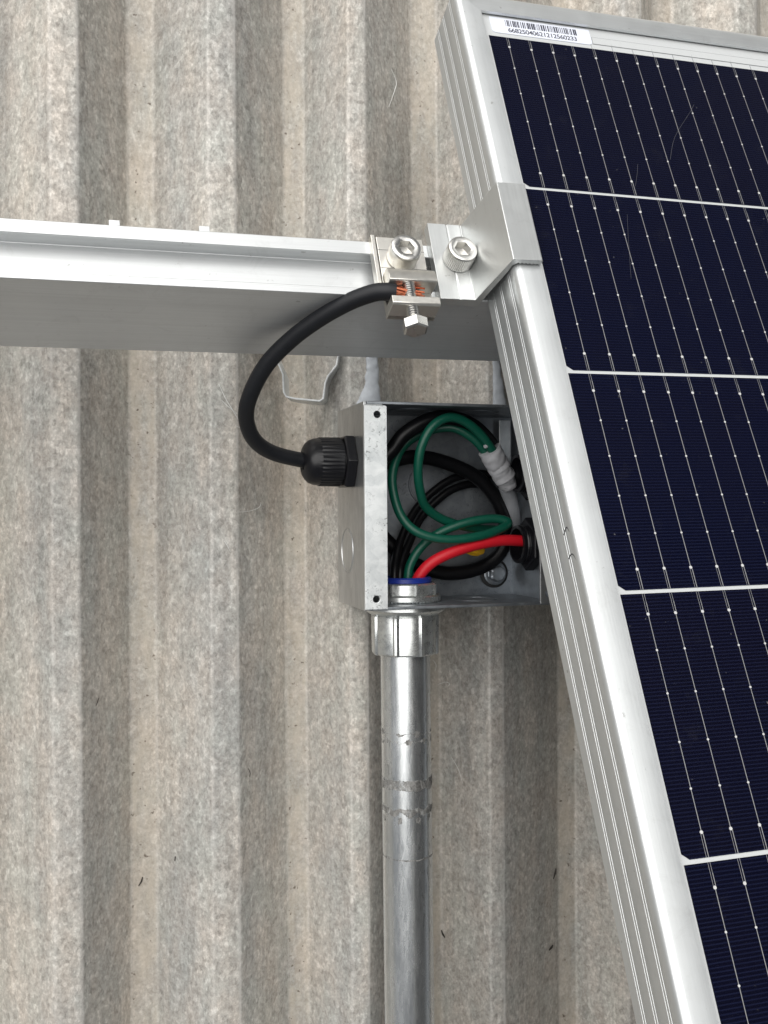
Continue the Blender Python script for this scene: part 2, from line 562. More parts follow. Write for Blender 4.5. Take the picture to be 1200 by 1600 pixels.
# ------------------------------------------------------------------ solar panel
U0, U1, V0, V1 = -23.5, 1154.5, -32.0, 2264.0
def build_panel():
    root = empty('solar_panel', PO, 'large tilted solar panel with dark cells and silver frame', 'solar panel', PR)
    # frame profile: s = distance inwards from the outer face, h = height above the cells
    H, B = 1.9, -28.0
    prof = [(12.0, H), (12.0, 0.55), (2.0, 0.55), (2.0, B + 2), (30.0, B + 2), (30.0, B), (0.0, B)]
    for h in (-22.0, -14.0, -5.0):
        for dh in (-0.75, 0.75):
            c = h + dh
            prof += [(0.0, c - 0.20), (0.11, c - 0.10), (0.11, c - 0.04), (0.0, c + 0.16)]
    R = 3.2
    for k in range(7):
        a = math.pi - k * math.pi / 12
        prof.append((R + R * math.cos(a), H - R + R * math.sin(a)))
    prof.append((11.6, H))
    f = lambda s, h, a: (U0 + s, a, h)
    MB().prism(prof, f, lambda s, h: -V1 + s, lambda s, h: -V0 - s).build('side_frame', 'alu_frame_long', root, 30)
    f = lambda s, h, a: (U1 - s, a, h)
    MB().prism(prof, f, lambda s, h: -V1 + s, lambda s, h: -V0 - s).build('side_frame', 'alu_frame_long', root, 30)
    f = lambda s, h, a: (a, -V0 - s, h)
    MB().prism(prof, f, lambda s, h: U0 + s + 0.06, lambda s, h: U1 - s - 0.06).build('end_frame', 'alu_frame_short', root, 30)
    f = lambda s, h, a: (a, -V1 + s, h)
    MB().prism(prof, f, lambda s, h: U0 + s + 0.06, lambda s, h: U1 - s - 0.06).build('end_frame', 'alu_frame_short', root, 30)
    MB().box(U0 + 3, U1 - 3, -V1 + 3, -V0 - 3, -1.2, -0.25).build('backsheet', 'backsheet', root)
    MB().box(U0 + 3, U1 - 3, -V1 + 3, -V0 - 3, -3.8, -1.25).build('rear_glass', 'rear_cells', root)
    MB().box(U0 + 2.5, U1 - 2.5, -V1 + 2.5, -V0 - 2.5, 0.30, 0.50).build('glass', 'panel_glass', root)
    # cells
    BBP, NB = 11.375, 16
    cl, cr = -9.3, (NB - 1) * BBP + 9.3
    ct, cb = -7.9, 84.1
    def cell_mesh(top):
        m = MB()
        poly = [(cl, -top), (cl, -(cb - 2.0)), (cl + 2.6, -cb), (cr - 2.6, -cb), (cr, -(cb - 2.0)), (cr, -top)]
        m.prism(poly, lambda p, q, a: (p, q, a), -0.16, 0.0)
        return m.mesh('cell')
    dots = [0.0, 13.5, 29.2, 46.2, 61.9, 76.1]
    def bus_mesh(top):
        m = MB()
        for k in range(NB):
            u = k * BBP
            m.box(u - 0.13, u + 0.13, -76.1, 0, 0.02, 0.10)
            for s in (-0.42, 0.42):
                m.box(u + s - 0.07, u + s + 0.07, 0, -top, 0.02, 0.05)
                m.box(u + s - 0.07, u + s + 0.07, -cb, -76.1, 0.02, 0.05)
            m.box(u + 0.28, u + 0.56, -(cb + 0.0), -76.6, 0.05, 0.10)
            m.box(u + 0.30, u + 0.54, 0.6, 4.5, 0.05, 0.10)
        return m.mesh('busbar')
    def pad_mesh():
        m = MB()
        for k in range(NB):
            for i, d in enumerate(dots):
                r = 0.66 if i in (0, 5) else 0.46
                m.lathe([(0.0, r), (0.14, r * 0.9)], (k * BBP, -d, 0.02), (0, 0, 1), 8)
        return m.mesh('solder_pad')
    pads = pad_mesh()
    pads.materials.append(MAT['solder'])
    meshes = {t: (cell_mesh(t), bus_mesh(t)) for t in (-6.3, ct)}
    for me, bu in meshes.values():
        me.materials.append(MAT['solar_cell'])
        bu.materials.append(MAT['silver_ribbon'])
    for r in range(24):
        for c in range(6):
            me, bu = meshes[-6.3 if r == 0 else ct]
            o = link('cell', me, None, root)
            o.location = Vector((c * 190.8, -r * 93.5, 0)) * S
            link('busbar', bu, None, o)
            link('solder_pad', pads, None, o)
    # string ribbon along the top edge
    MB().box(46.5, 165, 9.9, 14.2, -0.2, 0.0).build('string_ribbon', 'backsheet', root)
    m = MB()
    m.box(46.5, 165, 9.75, 9.9, -0.2, 0.05)
    m.box(46.5, 165, 14.2, 14.32, -0.2, 0.05)
    m.box(46.3, 46.45, 9.75, 14.32, -0.2, 0.05)
    for k in range(4, NB):
        m.box(k * BBP - 0.62, k * BBP - 0.5, 6.3, 11.3 if k % 2 else 9.75, -0.2, 0.04)
    m.build('ribbon_edge', 'dark_line', root)
    # serial label under the glass
    poly = []
    for cx, cy, a0 in ((-4.9, 10.9, 180), (43.9, 10.9, 270)):
        for k in range(5):
            a = math.radians(a0 + 22.5 * k)
            poly.append((cx + 2 * math.cos(a), cy + 2 * math.sin(a)))
    poly += [(45.9, 19.0), (-6.9, 19.0)]
    lab = MB().prism(poly, lambda p, q, a: (p, q, a), -0.22, 0.02).build('serial_label', 'label_paper', root)
    bars = MB()
    rng = random.Random(3)
    u = 0.9
    while u < 38.8:
        w = rng.choice((0.22, 0.22, 0.42, 0.42, 0.62, 0.8))
        bars.box(u, min(u + w, 39.2), 13.9, 17.9, 0.03, 0.05)
        u += w + rng.choice((0.2, 0.2, 0.4, 0.4, 0.6, 0.7))
    bars.build('barcode', 'label_ink', lab)
    cu = bpy.data.curves.new('digits', 'FONT')
    cu.body = '66825040621212560233'
    cu.size = 3.9 * S
    cu.space_character = 0.93
    cu.offset = 0.00005
    to = bpy.data.objects.new('digits_source', cu)
    me = bpy.data.meshes.new_from_object(to)
    bpy.data.objects.remove(to)
    xs = [v.co.x for v in me.vertices]
    k = 36.2 * S / (max(xs) - min(xs))
    x0 = min(xs)
    for v in me.vertices:
        v.co.x = (v.co.x - x0) * k + 1.6 * S
        v.co.y += 10.15 * S
        v.co.z = 0.05 * S
    me.materials.clear()
    link('serial_number', me, 'label_ink', lab)
    # scuffs on the frame side and a scratch on the glass
    def strokes(name, lines, mat, r=0.28):
        m = MB()
        for ln in lines:
            m.tube(ln, r, 6, 4)
        m.build(name, mat, root)
    x = U0 - 0.02
    strokes('pen_mark', [[(x, -246.4, -5.8), (x, -244.9, -3.4), (x + 0.05, -245.0, -2.0), (x + .3, -248.0, -1.0)]], 'ink_mark', 0.22)
    strokes('pen_mark', [[(x, -255.9, -5.8), (x, -255.1, -3.2), (x + 0.1, -256.4, -1.6), (x + .45, -260.0, -0.3)]], 'ink_mark', 0.22)
    strokes('scratch', [[(69.5, -61.0, 0.5), (76, -46.5, 0.5), (89, -29.5, 0.5), (93, -23.8, 0.5)]], 'scratch', 0.07)
    strokes('scratch', [[(46.5, -79.0, 0.5), (49.5, -71.0, 0.5), (51, -66, 0.5)]], 'scratch', 0.055)
    strokes('scratch', [[(31, -131.0, 0.5), (35, -110, 0.5), (38, -96, 0.5)]], 'scratch', 0.04)
    return root
build_panel()

# ------------------------------------------------------------------ mounting rail
def build_rail():
    b = (-70, 110, 76.5)
    root = empty('mounting_rail', P2W(*b), 'long brushed aluminium mounting rail with open slot running under the panel', 'rail', PR)
    prof = [(96.4, 28.5), (103.0, 28.5), (103.0, 29.9), (101.6, 29.9), (101.6, 36.5), (122.0, 36.5), (122.0, 29.9), (121.2, 29.9), (121.2, 28.5), (125.0, 28.5),
            (125.0, 76.5), (96.4, 76.5)]
    pmb(b).prism(prof, lambda p, q, a: UVW(a, p, q), -620, 1120).build('extrusion', 'alu_rail', root, 30, 0.35)
    for u in (-181.6, -145.2):
        pmb(b).box(u - 2.2, u + 2.2, -96.3, -93.2, -44, -29.2).build('tab', 'alu_rail', root, None, 0.2)
build_rail()

# ------------------------------------------------------------------ cap-head bolt used twice
def cap_bolt(mbf, u, v, w0, rad, h, af, parent, mat, knurl):
    """socket cap screw whose head stands on w0 and points out of the panel"""
    n = 144
    kn = (lambda r: (lambda th: r + (0.12 if int(th / (2 * math.pi) * n + 0.5) % 3 else -0.32))) if knurl else (lambda r: r)
    m = mbf()
    m.lathe([(0, rad - 0.3), (0.5, rad), (1.1, kn(rad)), (h - 1.6, kn(rad)), (h - 0.9, rad), (h - 0.25, rad - 0.25), (h, rad - 0.8), (h, af * 0.66),
             (h - 0.35, hexr(af * 1.02)), (h - 4.2, hexr(af * 0.98)), (h - 4.6, 0.8)], UVW(u, v, w0), (0, 0, 1), n, ref=(0.85, 0.5, 0))
    return m.build('cap_bolt', mat, parent, 32)

# ------------------------------------------------------------------ end clamp
def build_clamp():
    b = (-36, 108, 28.5)
    root = empty('end_clamp', P2W(*b), 'aluminium end clamp gripping the panel frame onto the rail', 'clamp', PR)
    prof = [(-47.4, 28.3), (-47.4, 23.5), (-38.9, 23.5), (-38.4, 23.95), (-37.9, 23.5), (-32.2, 23.5), (-31.9, 23.75), (-31.4, 23.4), (-29.6, 14.5), (-25.2, -5.0), (-24.9, -5.2),
            (-12.1, -5.2), (-11.7, -4.6), (-11.9, -2.3)]
    u = -12.6
    while u > -22.4:
        prof += [(u, -2.3), (u - 0.85, -3.1)]
        u -= 1.7
    prof += [(-23.0, -2.1), (-23.9, -1.0), (-24.3, 3.0), (-27.6, 20.0), (-28.6, 28.3)]
    pmb(b).prism(prof, lambda p, q, a: UVW(p, a, q), 88.0, 128.4).build('bracket', 'alu_clamp', root, 30, 0.22)
    cap_bolt(lambda: pmb(b), -36.6, 107.8, 23.5, 6.6, 8.6, 6.6, root, 'stainless', True)
build_clamp()

# ------------------------------------------------------------------ grounding lug
def build_lug():
    b = (-61, 112, 28.5)
    root = empty('grounding_lug', P2W(*b), 'tinned grounding lug bolted on the rail holding the black cable', 'lug', PR)
    m = pmb(b)
    m.box(-71.8, -50.6, -137.0, -96.0, -28.3, -25.3)
    m.build('base_plate', 'tinned_brass', root, None, 0.3)
    pmb(b).box(-74.2, -72.4, -121.5, -95.4, -29.8, -24.9).build('edge_strip', 'tinned_brass', root, None, 0.25)
    m = pmb(b)
    for v in (103.0, 112.5):
        m.box(-71.7, -50.7, -v - 0.08, -v + 0.08, -25.4, -25.24)
    m.build('scribe_line', 'ink_mark', root)
    jaw = [(117.3, 25.4), (117.3, 20.2), (118.1, 18.3), (120.2, 17.2), (124.4, 16.9), (124.9, 17.5), (124.9, 25.4)]
    pmb(b).prism(jaw, lambda p, q, a: UVW(a, p, q), -71.6, -50.4).build('upper_jaw', 'tinned_brass', root, 40, 0.2)
    jaw = [(132.6, 25.4), (132.6, 17.2), (133.0, 16.8), (136.2, 16.8), (137.0, 17.6), (137.0, 28.3), (135, 28.3), (135, 25.4)]
    pmb(b).prism(jaw, lambda p, q, a: UVW(a, p, q), -71.9, -50.9).build('lower_jaw', 'tinned_brass', root, 40, 0.2)
    cap_bolt(lambda: pmb(b), -61.6, 107.2, 25.3, 6.8, 8.2, 6.6, root, 'stainless', False)
    # clamping screw, its axis along the panel's long side
    m = pmb(b)
    rings = []
    for k in range(34):
        rings.append((k * 0.55, 2.75 if k % 2 else 2.3))
    m.lathe(rings, UVW(-62.6, 143.0, 20.2), (0, 1, 0), 24)
    m.build('screw_thread', 'stainless', root, 60)
    m = pmb(b)
    m.lathe([(0, hexr(8.2)), (0.5, hexr(9.6)), (4.6, hexr(9.8)), (5.0, 4.6)], UVW(-62.6, 148.0, 20.2), (0, 1, 0), 48, ref=(1, 0, 0.15))
    m.build('hex_head', 'stainless', root, 25, 0.15)
build_lug()

# ------------------------------------------------------------------ ground cable
def build_ground_cable():
    pts = [tuple(P2W(-68.6, 128.4, 21.2)), (-7.6, 89.5, 116.6), (-12.6, 89.2, 114.0), (-21.4, 86.3, 107.5), (-31.8, 80.7, 98.0), (-42.3, 72.9, 87.5), (-51.8, 62.4, 76.5),
           (-57.2, 49.8, 65.0), (-57.1, 40.6, 54.5), (-51.9, 31.9, 44.5), (-41.8, 26.4, 36.0), (-26.4, 23.2, 30.2), (-16.2, 22.3, 29.0)]
    base = Vector((-16.2, 22.3, 29.0))
    root = empty('ground_cable', base, 'thick black cable arching from the grounding lug to the cable gland', 'cable')
    MB(Matrix.Translation(-base)).tube(pts, 3.75, 24, 10).build('jacket', 'black_jacket', root, 60)
    rng = random.Random(5)
    a = P2W(-70.0, 128.4, 21.3)
    e = P2W(-56.0, 128.6, 21.6)
    m = MB(Matrix.Translation(-base))
    d = (e - a).normalized()
    e1 = d.cross(Vector((0, 0, 1))).normalized()
    e2 = d.cross(e1)
    for k in range(30):
        rr = 2.9 * math.sqrt(rng.random())
        t0 = rng.random() * 6.28
        L = rng.uniform(0.90, 1.02)
        ln = []
        for i in range(5):
            s = i / 4
            ang = t0 + s * 1.2
            q = a + (e - a) * s * L + (e1 * math.cos(ang) + e2 * math.sin(ang)) * rr * (1 + 0.25 * s * rng.random())
            ln.append(q)
        m.tube(ln, 0.42, 6, 3)
    m.build('copper_strands', 'copper', root, 60)
build_ground_cable()

# ------------------------------------------------------------------ junction box
def build_box():
    root = empty('junction_box', (50.8, 0, 0), 'open square galvanised steel junction box full of coiled wires', 'junction box')
    T = Matrix.Translation(Vector((-50.8, 0, 0)))
    def fn(f):
        return lambda p, q, a: Vector(f(p, q, a)) - Vector((50.8, 0, 0))
    L, h, D, t = 101.6, 50.8, 54.0, 1.5
    # back panel
    MB(T).box(t, L - t, -h + t, h - t, 0.4, 1.9).build('back_panel', 'galv_shaded', root)
    # side walls (left wall carries the gland, right wall two glands)
    plate_holes('side_wall', [(-h, 0.4), (h, 0.4), (h, D - t), (-h, D - t)], [(22.4, 29.0, 8.0)], 0, t, fn(lambda p, q, a: (a, p, q)), 'galv_box', root, 0.3)
    plate_holes('side_wall', [(-h, 0.4), (h, 0.4), (h, D - t), (-h, D - t)], [(17.0, 32.0, 9.0), (-20.5, 31.5, 9.0)], L - t, L, fn(lambda p, q, a: (a, p, q)), 'galv_shaded', root, 0.3)
    MB(T).box(t + 0.02, L - t - 0.02, h - t - 0.03, h - 0.03, 0.4, D - 0.2).build('end_wall', 'galv_shaded', root, None, 0.3)
    plate_holes('end_wall', [(t + 0.02, 0.4), (L - t - 0.02, 0.4), (L - t - 0.02, D - 0.2), (t + 0.02, D - 0.2)], [(29.5, 24.5, 13.4)], -h + 0.03, -h + t + 0.03, fn(lambda p, q, a: (p, a, q)), 'galv_shaded', root, 0.3)
    # front flanges with screw holes
    plate_holes('flange', [(0.05, -h + 0.6), (11.4, -h + 0.6), (11.4, h - 2.6), (10.6, h - 2.0), (0.05, h - 2.0)], [(6.5, 44.3, 1.75), (5.6, -45.2, 1.75)], D - t + 0.02, D + 0.05, fn(lambda p, q, a: (p, q, a)), 'galv_flange', root, 0.2)
    plate_holes('flange', [(92.6, -h + 0.6), (L - 0.05, -h + 0.6), (L - 0.05, h - 2.0), (92.6, h - 2.0)], [(97.0, 44.3, 1.75), (97.0, -45.2, 1.75)], D - t + 0.02, D + 0.05, fn(lambda p, q, a: (p, q, a)), 'galv_box', root, 0.2)  # darker steel than the left flange, panel shade put into the colour
    # folded bright corner tabs at both ends of the left flange
    MB(T).box(0.4, 9.2, h - 1.9, h - 1.55, D - 6, D + 0.1).build('fold', 'galv_flange', root, None, 0.12)
    # knockouts: a ring groove and a slightly sunk disc
    def knock(org, ax, r, mat):
        m = MB(T)
        m.lathe([(-0.05, r - 0.5), (0.32, r - 0.3), (0.33, r - 0.05), (-0.05, r + 0.25)], org, ax, 40, False, False)
        m.lathe([(-0.02, r - 0.9), (0.16, r - 1.1)], org, ax, 40)
        m.build('knockout', mat, root, 40)
    knock((0, -22.7, 20.3), (-1, 0, 0), 11.6, 'galv_box')
    for x in (31, 69):
        knock((x, h - t - 0.03, 28), (0, -1, 0), 11.5, 'galv_shaded')
    knock((67, -h + t + 0.03, 28), (0, 1, 0), 11.5, 'galv_shaded')
    knock((50.8, 12, 1.9), (0, 0, 1), 11.5, 'galv_shaded')
    MB(T).box(90.8, 97.5, 22.0, 47.5, 6.0, 7.0).build('tab', 'galv_box', root, None, 0.2)
build_box()

def build_box_bolt():
    root = empty('roof_screw', (89.0, -37.4, 1.9), 'hex roofing screw with washer in the bottom corner of the box', 'screw')
    MB().lathe([(0, 8.2), (0.9, 8.2), (1.5, 6.4)], (0, 0, 0), (0, 0, 1), 40).build('rubber_seal', 'rubber', root, 40)
    MB().lathe([(1.2, 6.6), (2.2, 6.6), (2.5, 6.1), (2.6, 4.8)], (0, 0, 0), (0, 0, 1), 40).build('washer', 'galv_shaded', root, 40)
    MB().lathe([(2.5, 4.9), (3.1, 4.8), (3.3, hexr(8.4)), (6.4, hexr(8.4)), (7.0, 3.7), (7.05, 2.4), (7.05, 0.4)], (0, 0, 0), (0, 0, 1), 48).build('hex_head', 'galv_shaded', root, 30)
build_box_bolt()

# ------------------------------------------------------------------ glands
def build_gland():
    o = (0, 22.4, 29.0)
    root = empty('cable_gland', o, 'ribbed black nylon cable gland on the left wall of the box', 'cable gland')
    ax = (-1, 0, 0)
    MB().lathe([(0.05, hexr(24.0)), (0.5, hexr(25.4)), (4.6, hexr(25.6)), (5.4, hexr(24.2))], (0, 0, 0), ax, 72, ref=(0, 0.5, 0.866)).build('hex_collar', 'black_nylon', root, 25, 0.25)
    n = 120
    rib = lambda r: (lambda th: r + (0.22 if int(th / (2 * math.pi) * n + 0.5) % 3 == 0 else -0.18))
    m = MB()
    m.lathe([(4.0, 11.0), (5.9, 11.0), (6.0, 11.9), (6.6, rib(12.2)), (17.0, rib(12.1)), (17.6, 11.9), (20.0, 11.6), (22.2, 10.7), (23.8, 9.2), (25.0, 7.2), (25.4, 5.4), (24.6, 4.2), (18, 3.9)], (0, 0, 0), ax, n)
    m.build('ribbed_cap', 'black_nylon', root, 35)
    MB().lathe([(-12.0, 7.4), (-4.0, 7.4), (0.1, 7.4)], (0, 0, 0), ax, 32).build('threaded_stub', 'black_nylon', root, 35)
build_gland()

def inner_gland(y, z, label):
    root = empty('gland_nut', (100.1, y, z), label, 'gland nut')
    ax = (-1, 0, 0)
    MB().lathe([(0.02, hexr(23.0)), (0.5, hexr(24.6)), (5.2, hexr(24.6)), (5.8, hexr(23.2))], (0, 0, 0), ax, 72).build('hex_nut', 'black_nylon', root, 25, 0.25)
    MB().lathe([(5.5, 10.0), (6.2, 10.2), (6.9, 9.8), (7.6, 10.2), (8.3, 9.8), (9.0, 10.2), (10.4, 10.0), (10.6, 8.4), (3.0, 8.0)], (0, 0, 0), ax, 40, False, True).build('threaded_stub', 'black_nylon', root, 50)
    MB().lathe([(-1.8, 8.9), (-3, 11.5), (-14, 11.5), (-22, 9), (-24, 5)], (0, 0, 0), ax, 40).build('outer_cap', 'black_nylon', root, 40)
inner_gland(17.0, 32.0, 'black gland nut beside the white tape inside the box')
inner_gland(-20.5, 31.5, 'black gland nut where the red wire enters the box')

# ------------------------------------------------------------------ wires in the box
def wire(name, pts, r, mat, label, cat='wire', n=16):
    base = Vector(pts[-1])
    m = MB(Matrix.Translation(-base))
    m.tube(pts, r, n, 10)
    o = m.build(name, mat, None, 60)
    o.location = base * S
    return tag(o, label, cat)
wire('black_wire', [(6, 22.4, 29.0), (14.0, 23.0, 29.5), (20.8, 28.6, 31.0), (26.8, 36.4, 33.0), (38.2, 43.4, 34.0), (50.4, 45.6, 33.5), (64.3, 42.1, 32.5), (75.9, 33.1, 29.5), (83.3, 22.2, 26.0)], 3.8, 'black_wire',
     'thick black wire arching along the top of the box into the white tape', n=20)
wire('black_wire', [(8, 20.1, 22.0), (20.8, 22.6, 21.0), (35.8, 25.9, 19.0), (53.3, 23.8, 17.0), (73.1, 15.7, 16.0), (86.5, 1.9, 14.5), (91.7, -13.9, 13.0), (88.3, -26.5, 11.5), (76.3, -34.3, 10.0), (58.1, -36.4, 9.0), (39.9, -30.8, 8.5), (26.4, -20.0, 8.5), (15.0, -6.1, 8.5), (10.0, 8.0, 10.0)], 3.8, 'black_wire',
     'black wire coiled in one big loop around the box', n=20)
wire('black_wire', [(84.5, 17.0, 10.0), (72.2, 17.7, 8.5), (57.7, 12.4, 8.0), (42.6, 0.3, 9.0), (32.9, -13.2, 13.0), (26.7, -26.5, 19.0), (23.6, -37.8, 25.0), (22.9, -58.6, 26.0)], 2.2, 'black_wire',
     'thin black wire, upper of two crossing the loop into the conduit')
wire('black_wire', [(84.3, 11.3, 6.0), (73.3, 12.0, 5.0), (60.2, 7.3, 5.0), (45.8, -5.1, 6.0), (36.5, -18.7, 12.0), (30.4, -29.2, 17.0), (27.8, -37.9, 21.0), (27.0, -58.7, 21.0)], 2.2, 'black_wire',
     'thin black wire, lower of two crossing the loop into the conduit')
wire('green_wire', [(82.4, 20.4, 30.5), (74.1, 28.7, 36.5), (65.4, 37.7, 39.0), (55.5, 43.7, 41.0), (46.8, 44.6, 42.0), (38.5, 39.5, 42.0), (33.6, 29.3, 40.0), (32.9, 18.1, 37.0), (35.2, 8.4, 33.0), (39.6, 0.2, 28.0), (48.1, -5.8, 24.5), (58.9, -9.7, 22.5), (70.9, -12.1, 21.5), (81.5, -12.9, 21.0)], 2.4, 'green_wire',
     'green wire looping high and nearest the camera out of the white tape')
wire('green_wire', [(81.9, 18.0, 27.0), (71.5, 29.0, 31.5), (64.0, 35.9, 32.0), (53.7, 40.8, 30.0), (40.9, 38.6, 25.0), (29.3, 31.0, 23.5), (23.2, 18.5, 25.5), (22.6, 6.9, 28.0), (26.1, -5.7, 31.0), (34.4, -13.9, 34.0), (49.7, -17.4, 36.0), (67.4, -15.6, 36.5), (80.9, -11.6, 34.0), (84.5, -8.6, 31.5), (76.9, -6.9, 30.0), (63.1, -8.7, 28.5), (49.8, -13.4, 26.0), (40.5, -19.9, 23.5), (33.8, -29.1, 23.0), (31.3, -38.0, 24.0), (30.5, -58.9, 25.0)], 2.4, 'green_wire',
     'long green wire sweeping low round the box and down into the conduit')
wire('red_wire', [(104.6, -19.6, 31.5), (93.7, -18.8, 33.0), (80.4, -18.3, 34.0), (66.0, -20.3, 34.0), (52.1, -24.3, 33.0), (42.3, -29.2, 31.0), (36.4, -35.7, 29.0), (33.4, -44.5, 27.0), (32.9, -58.6, 26.0)], 2.95, 'red_wire',
     'red wire curving from the black gland nut down into the conduit')

def build_tape():
    pts = [(73.6, 29.4, 33.4), (76.0, 26.0, 32.4), (80.4, 20.6, 29.6), (84.0, 16.2, 27.6), (86.4, 13.2, 26.0), (88.6, 10.6, 24.4)]
    base = Vector(pts[-1])
    root = empty('tape_wrap', base, 'wrinkled white tape binding the green and black wires together', 'tape')
    T = Matrix.Translation(-base)
    MB(T).tube(pts, [6.0, 6.2, 5.9, 5.9, 5.0, 4.4], 28, 8, None, 0.6).build('wrap', 'white_tape', root, 70)
    # overlapping turns
    for k, (t, r) in enumerate(((0.38, 5.7), (0.60, 5.5))):
        i = t * 5
        a = int(i); q = Vector(pts[a]).lerp(Vector(pts[a + 1]), i - a)
        d = (Vector(pts[min(a + 1, 5)]) - Vector(pts[a])).normalized()
        m = MB(T)
        m.lathe([(-2.6, r + 0.05), (-0.3, r + 0.5), (2.2, r + 0.45), (2.3, r - 0.3)], q, (d + Vector((0.12, -0.2, 0.25))).normalized(), 32)
        m.build('turn', 'white_tape', root, 60)
    MB(T).tube([(71.0, 32.0, 36.5), (70.0, 31.0, 38.2), (68.8, 30.6, 38.6)], [1.2, 1.3, 1.0], 12, 6).build('loose_end', 'white_tape', root, 60)
build_tape()
wire('sheathed_wire', [(88.4, 10.4, 21.0), (92.6, 3.6, 17.0), (96.0, -6.0, 13.0), (98.0, -14.0, 9.0)], 4.1, 'grey_sheath', 'grey sheathed wire below the white tape at the right wall', n=20)

def build_yellow():
    a, b = Vector((63.0, -20.0, 21.5)), Vector((75.4, -24.4, 20.0))
    d = (b - a)
    root = empty('wire_nut', a, 'small yellow plastic wire connector tucked under the red wire', 'wire connector')
    m = MB()
    lob = lambda r: (lambda th: r + 0.35 * math.cos(8 * th))
    m.lathe([(0, 3.2), (0.6, lob(3.8)), (7, lob(4.1)), (10.5, lob(3.4)), (13.0, 1.9)], (0, 0, 0), d, 48)
    m.build('shell', 'yellow_plastic', root, 50)
    MB().lathe([(-1.2, 3.4), (0.05, 3.9), (0.7, 3.9)], (0, 0, 0), d, 32).build('rim', 'yellow_plastic', root, 50)
build_yellow()

# ------------------------------------------------------------------ conduit
CX, CZ = 29.4, 24.5
def build_conduit():
    o = Vector((CX, -60, CZ))
    root = empty('conduit', o, 'galvanised steel conduit pipe running down the roof from the box', 'conduit')
    R = 12.9
    ax = Vector((0.0062, -1, 0)).normalized()
    rings = [(-2, R)] + [(k * 20, R) for k in range(0, 70)]
    MB().lathe(rings + [(1380, R - 1.6), (1360, R - 1.6)], (0, 0, 0), ax, 64).build('pipe', 'galv_pipe', root, 60)
    # torn bands of old tape stuck round the pipe
    def band(h0, h1, seed, rag0, rag1, gap, dr=0.22):
        m = MB()
        rng = random.Random(seed)
        n = 90
        e1 = Vector((1, 0, 0)); e2 = Vector((0, 0, 1))
        lo, hi, ok = [], [], []
        for k in range(n + 1):
            th = -0.35 + (math.pi + 0.7) * k / n
            d = e1 * math.cos(th) + e2 * math.sin(th)
            a = h0 + rag0 * noise.noise(Vector((k * 0.13, seed, 0))) + 0.4 * rag0 * noise.noise(Vector((k * 0.55, seed, 3)))
            b = h1 + rag1 * noise.noise(Vector((k * 0.13, seed, 7))) + 0.5 * rag1 * noise.noise(Vector((k * 0.55, seed, 9)))
            if b < a + 0.15:
                b = a + 0.15
            rr = R + dr + 0.1 * noise.noise(Vector((k * 0.3, seed, 5)))
            lo.append((m.pt(ax * a + d * (R + 0.03)), m.pt(ax * a + d * rr)))
            hi.append((m.pt(ax * b + d * (R + 0.03)), m.pt(ax * b + d * rr)))
            ok.append(noise.noise(Vector((k * 0.16, seed, 11))) > gap)
        for k in range(n):
            if not ok[k]:
                continue
            m.f.append([lo[k][1], lo[k + 1][1], hi[k + 1][1], hi[k][1]])
            m.f.append([lo[k][0], lo[k + 1][0], lo[k + 1][1], lo[k][1]])
            m.f.append([hi[k][0], hi[k + 1][0], hi[k + 1][1], hi[k][1]])
        m.build('tape_residue', 'tape_residue', root, 60)
    band(55.6, 56.0, 3, 3.2, 3.2, -0.6, 0.12)
    band(59.6, 60.0, 14, 3.6, 3.6, -0.35, 0.12)
    band(79.6, 84.6, 5, 1.0, 1.3, -0.75, 0.3)
    band(94.0, 97.0, 8, 1.6, 2.6, -0.6, 0.2)
    band(98.5, 101.5, 21, 2.2, 2.2, 0.12, 0.15)
    band(119.6, 120.3, 9, 0.5, 0.7, -0.5, 0.12)
    o2 = Vector((CX, -50.8, CZ))
    root = empty('conduit_connector', o2, 'cast zinc conduit connector with blue bushing through the bottom of the box', 'connector')
    ax = (0, -1, 0)
    lob = lambda r: (lambda th: r + 0.9 * (1 if (th * 8 / (2 * math.pi)) % 1.0 < 0.16 else 0))
    MB().lathe([(0.05, 20.4), (0.4, 21.0), (2.4, 21.2), (3.2, 20.6), (4.4, 18.6), (5.4, 17.0)], (0, 0, 0), ax, 64).build('flange_ring', 'zinc_cast', root, 40)
    MB().lathe([(4.8, 16.0), (5.2, lob(16.8)), (6.0, lob(17.2)), (24.6, lob(17.0)), (25.4, lob(16.4)), (25.6, 13.1)], (0, 0, 0), ax, 96, ref=(0.25, 0, 1)).build('collar_nut', 'zinc_cast', root, 30)
    # inside the box
    tooth = lambda r: (lambda th: r + (0.5 if int(th / (2 * math.pi) * 120 + 0.5) % 2 else -0.4))
    MB().lathe([(-1.7, tooth(18.2)), (-2.4, 18.9), (-4.6, 18.9), (-5.3, 18.2)], (0, 0, 0), ax, 120).build('serrated_ring', 'zinc_cast', root, 30)
    MB().lathe([(-5.2, lob(16.0)), (-5.6, lob(16.6)), (-10.6, lob(16.6)), (-11.2, lob(15.9)), (-11.3, 13)], (0, 0, 0), ax, 96, ref=(0.1, 0, 1)).build('lock_nut', 'zinc_cast', root, 30)
    MB().lathe([(-11.2, 13.4), (-11.5, 14.0), (-13.4, 14.0), (-14.1, 13.2), (-14.1, 11.2), (-4, 10.8), (-3, 0.5)], (0, 0, 0), ax, 56).build('bushing', 'blue_plastic', root, 40)
build_conduit()

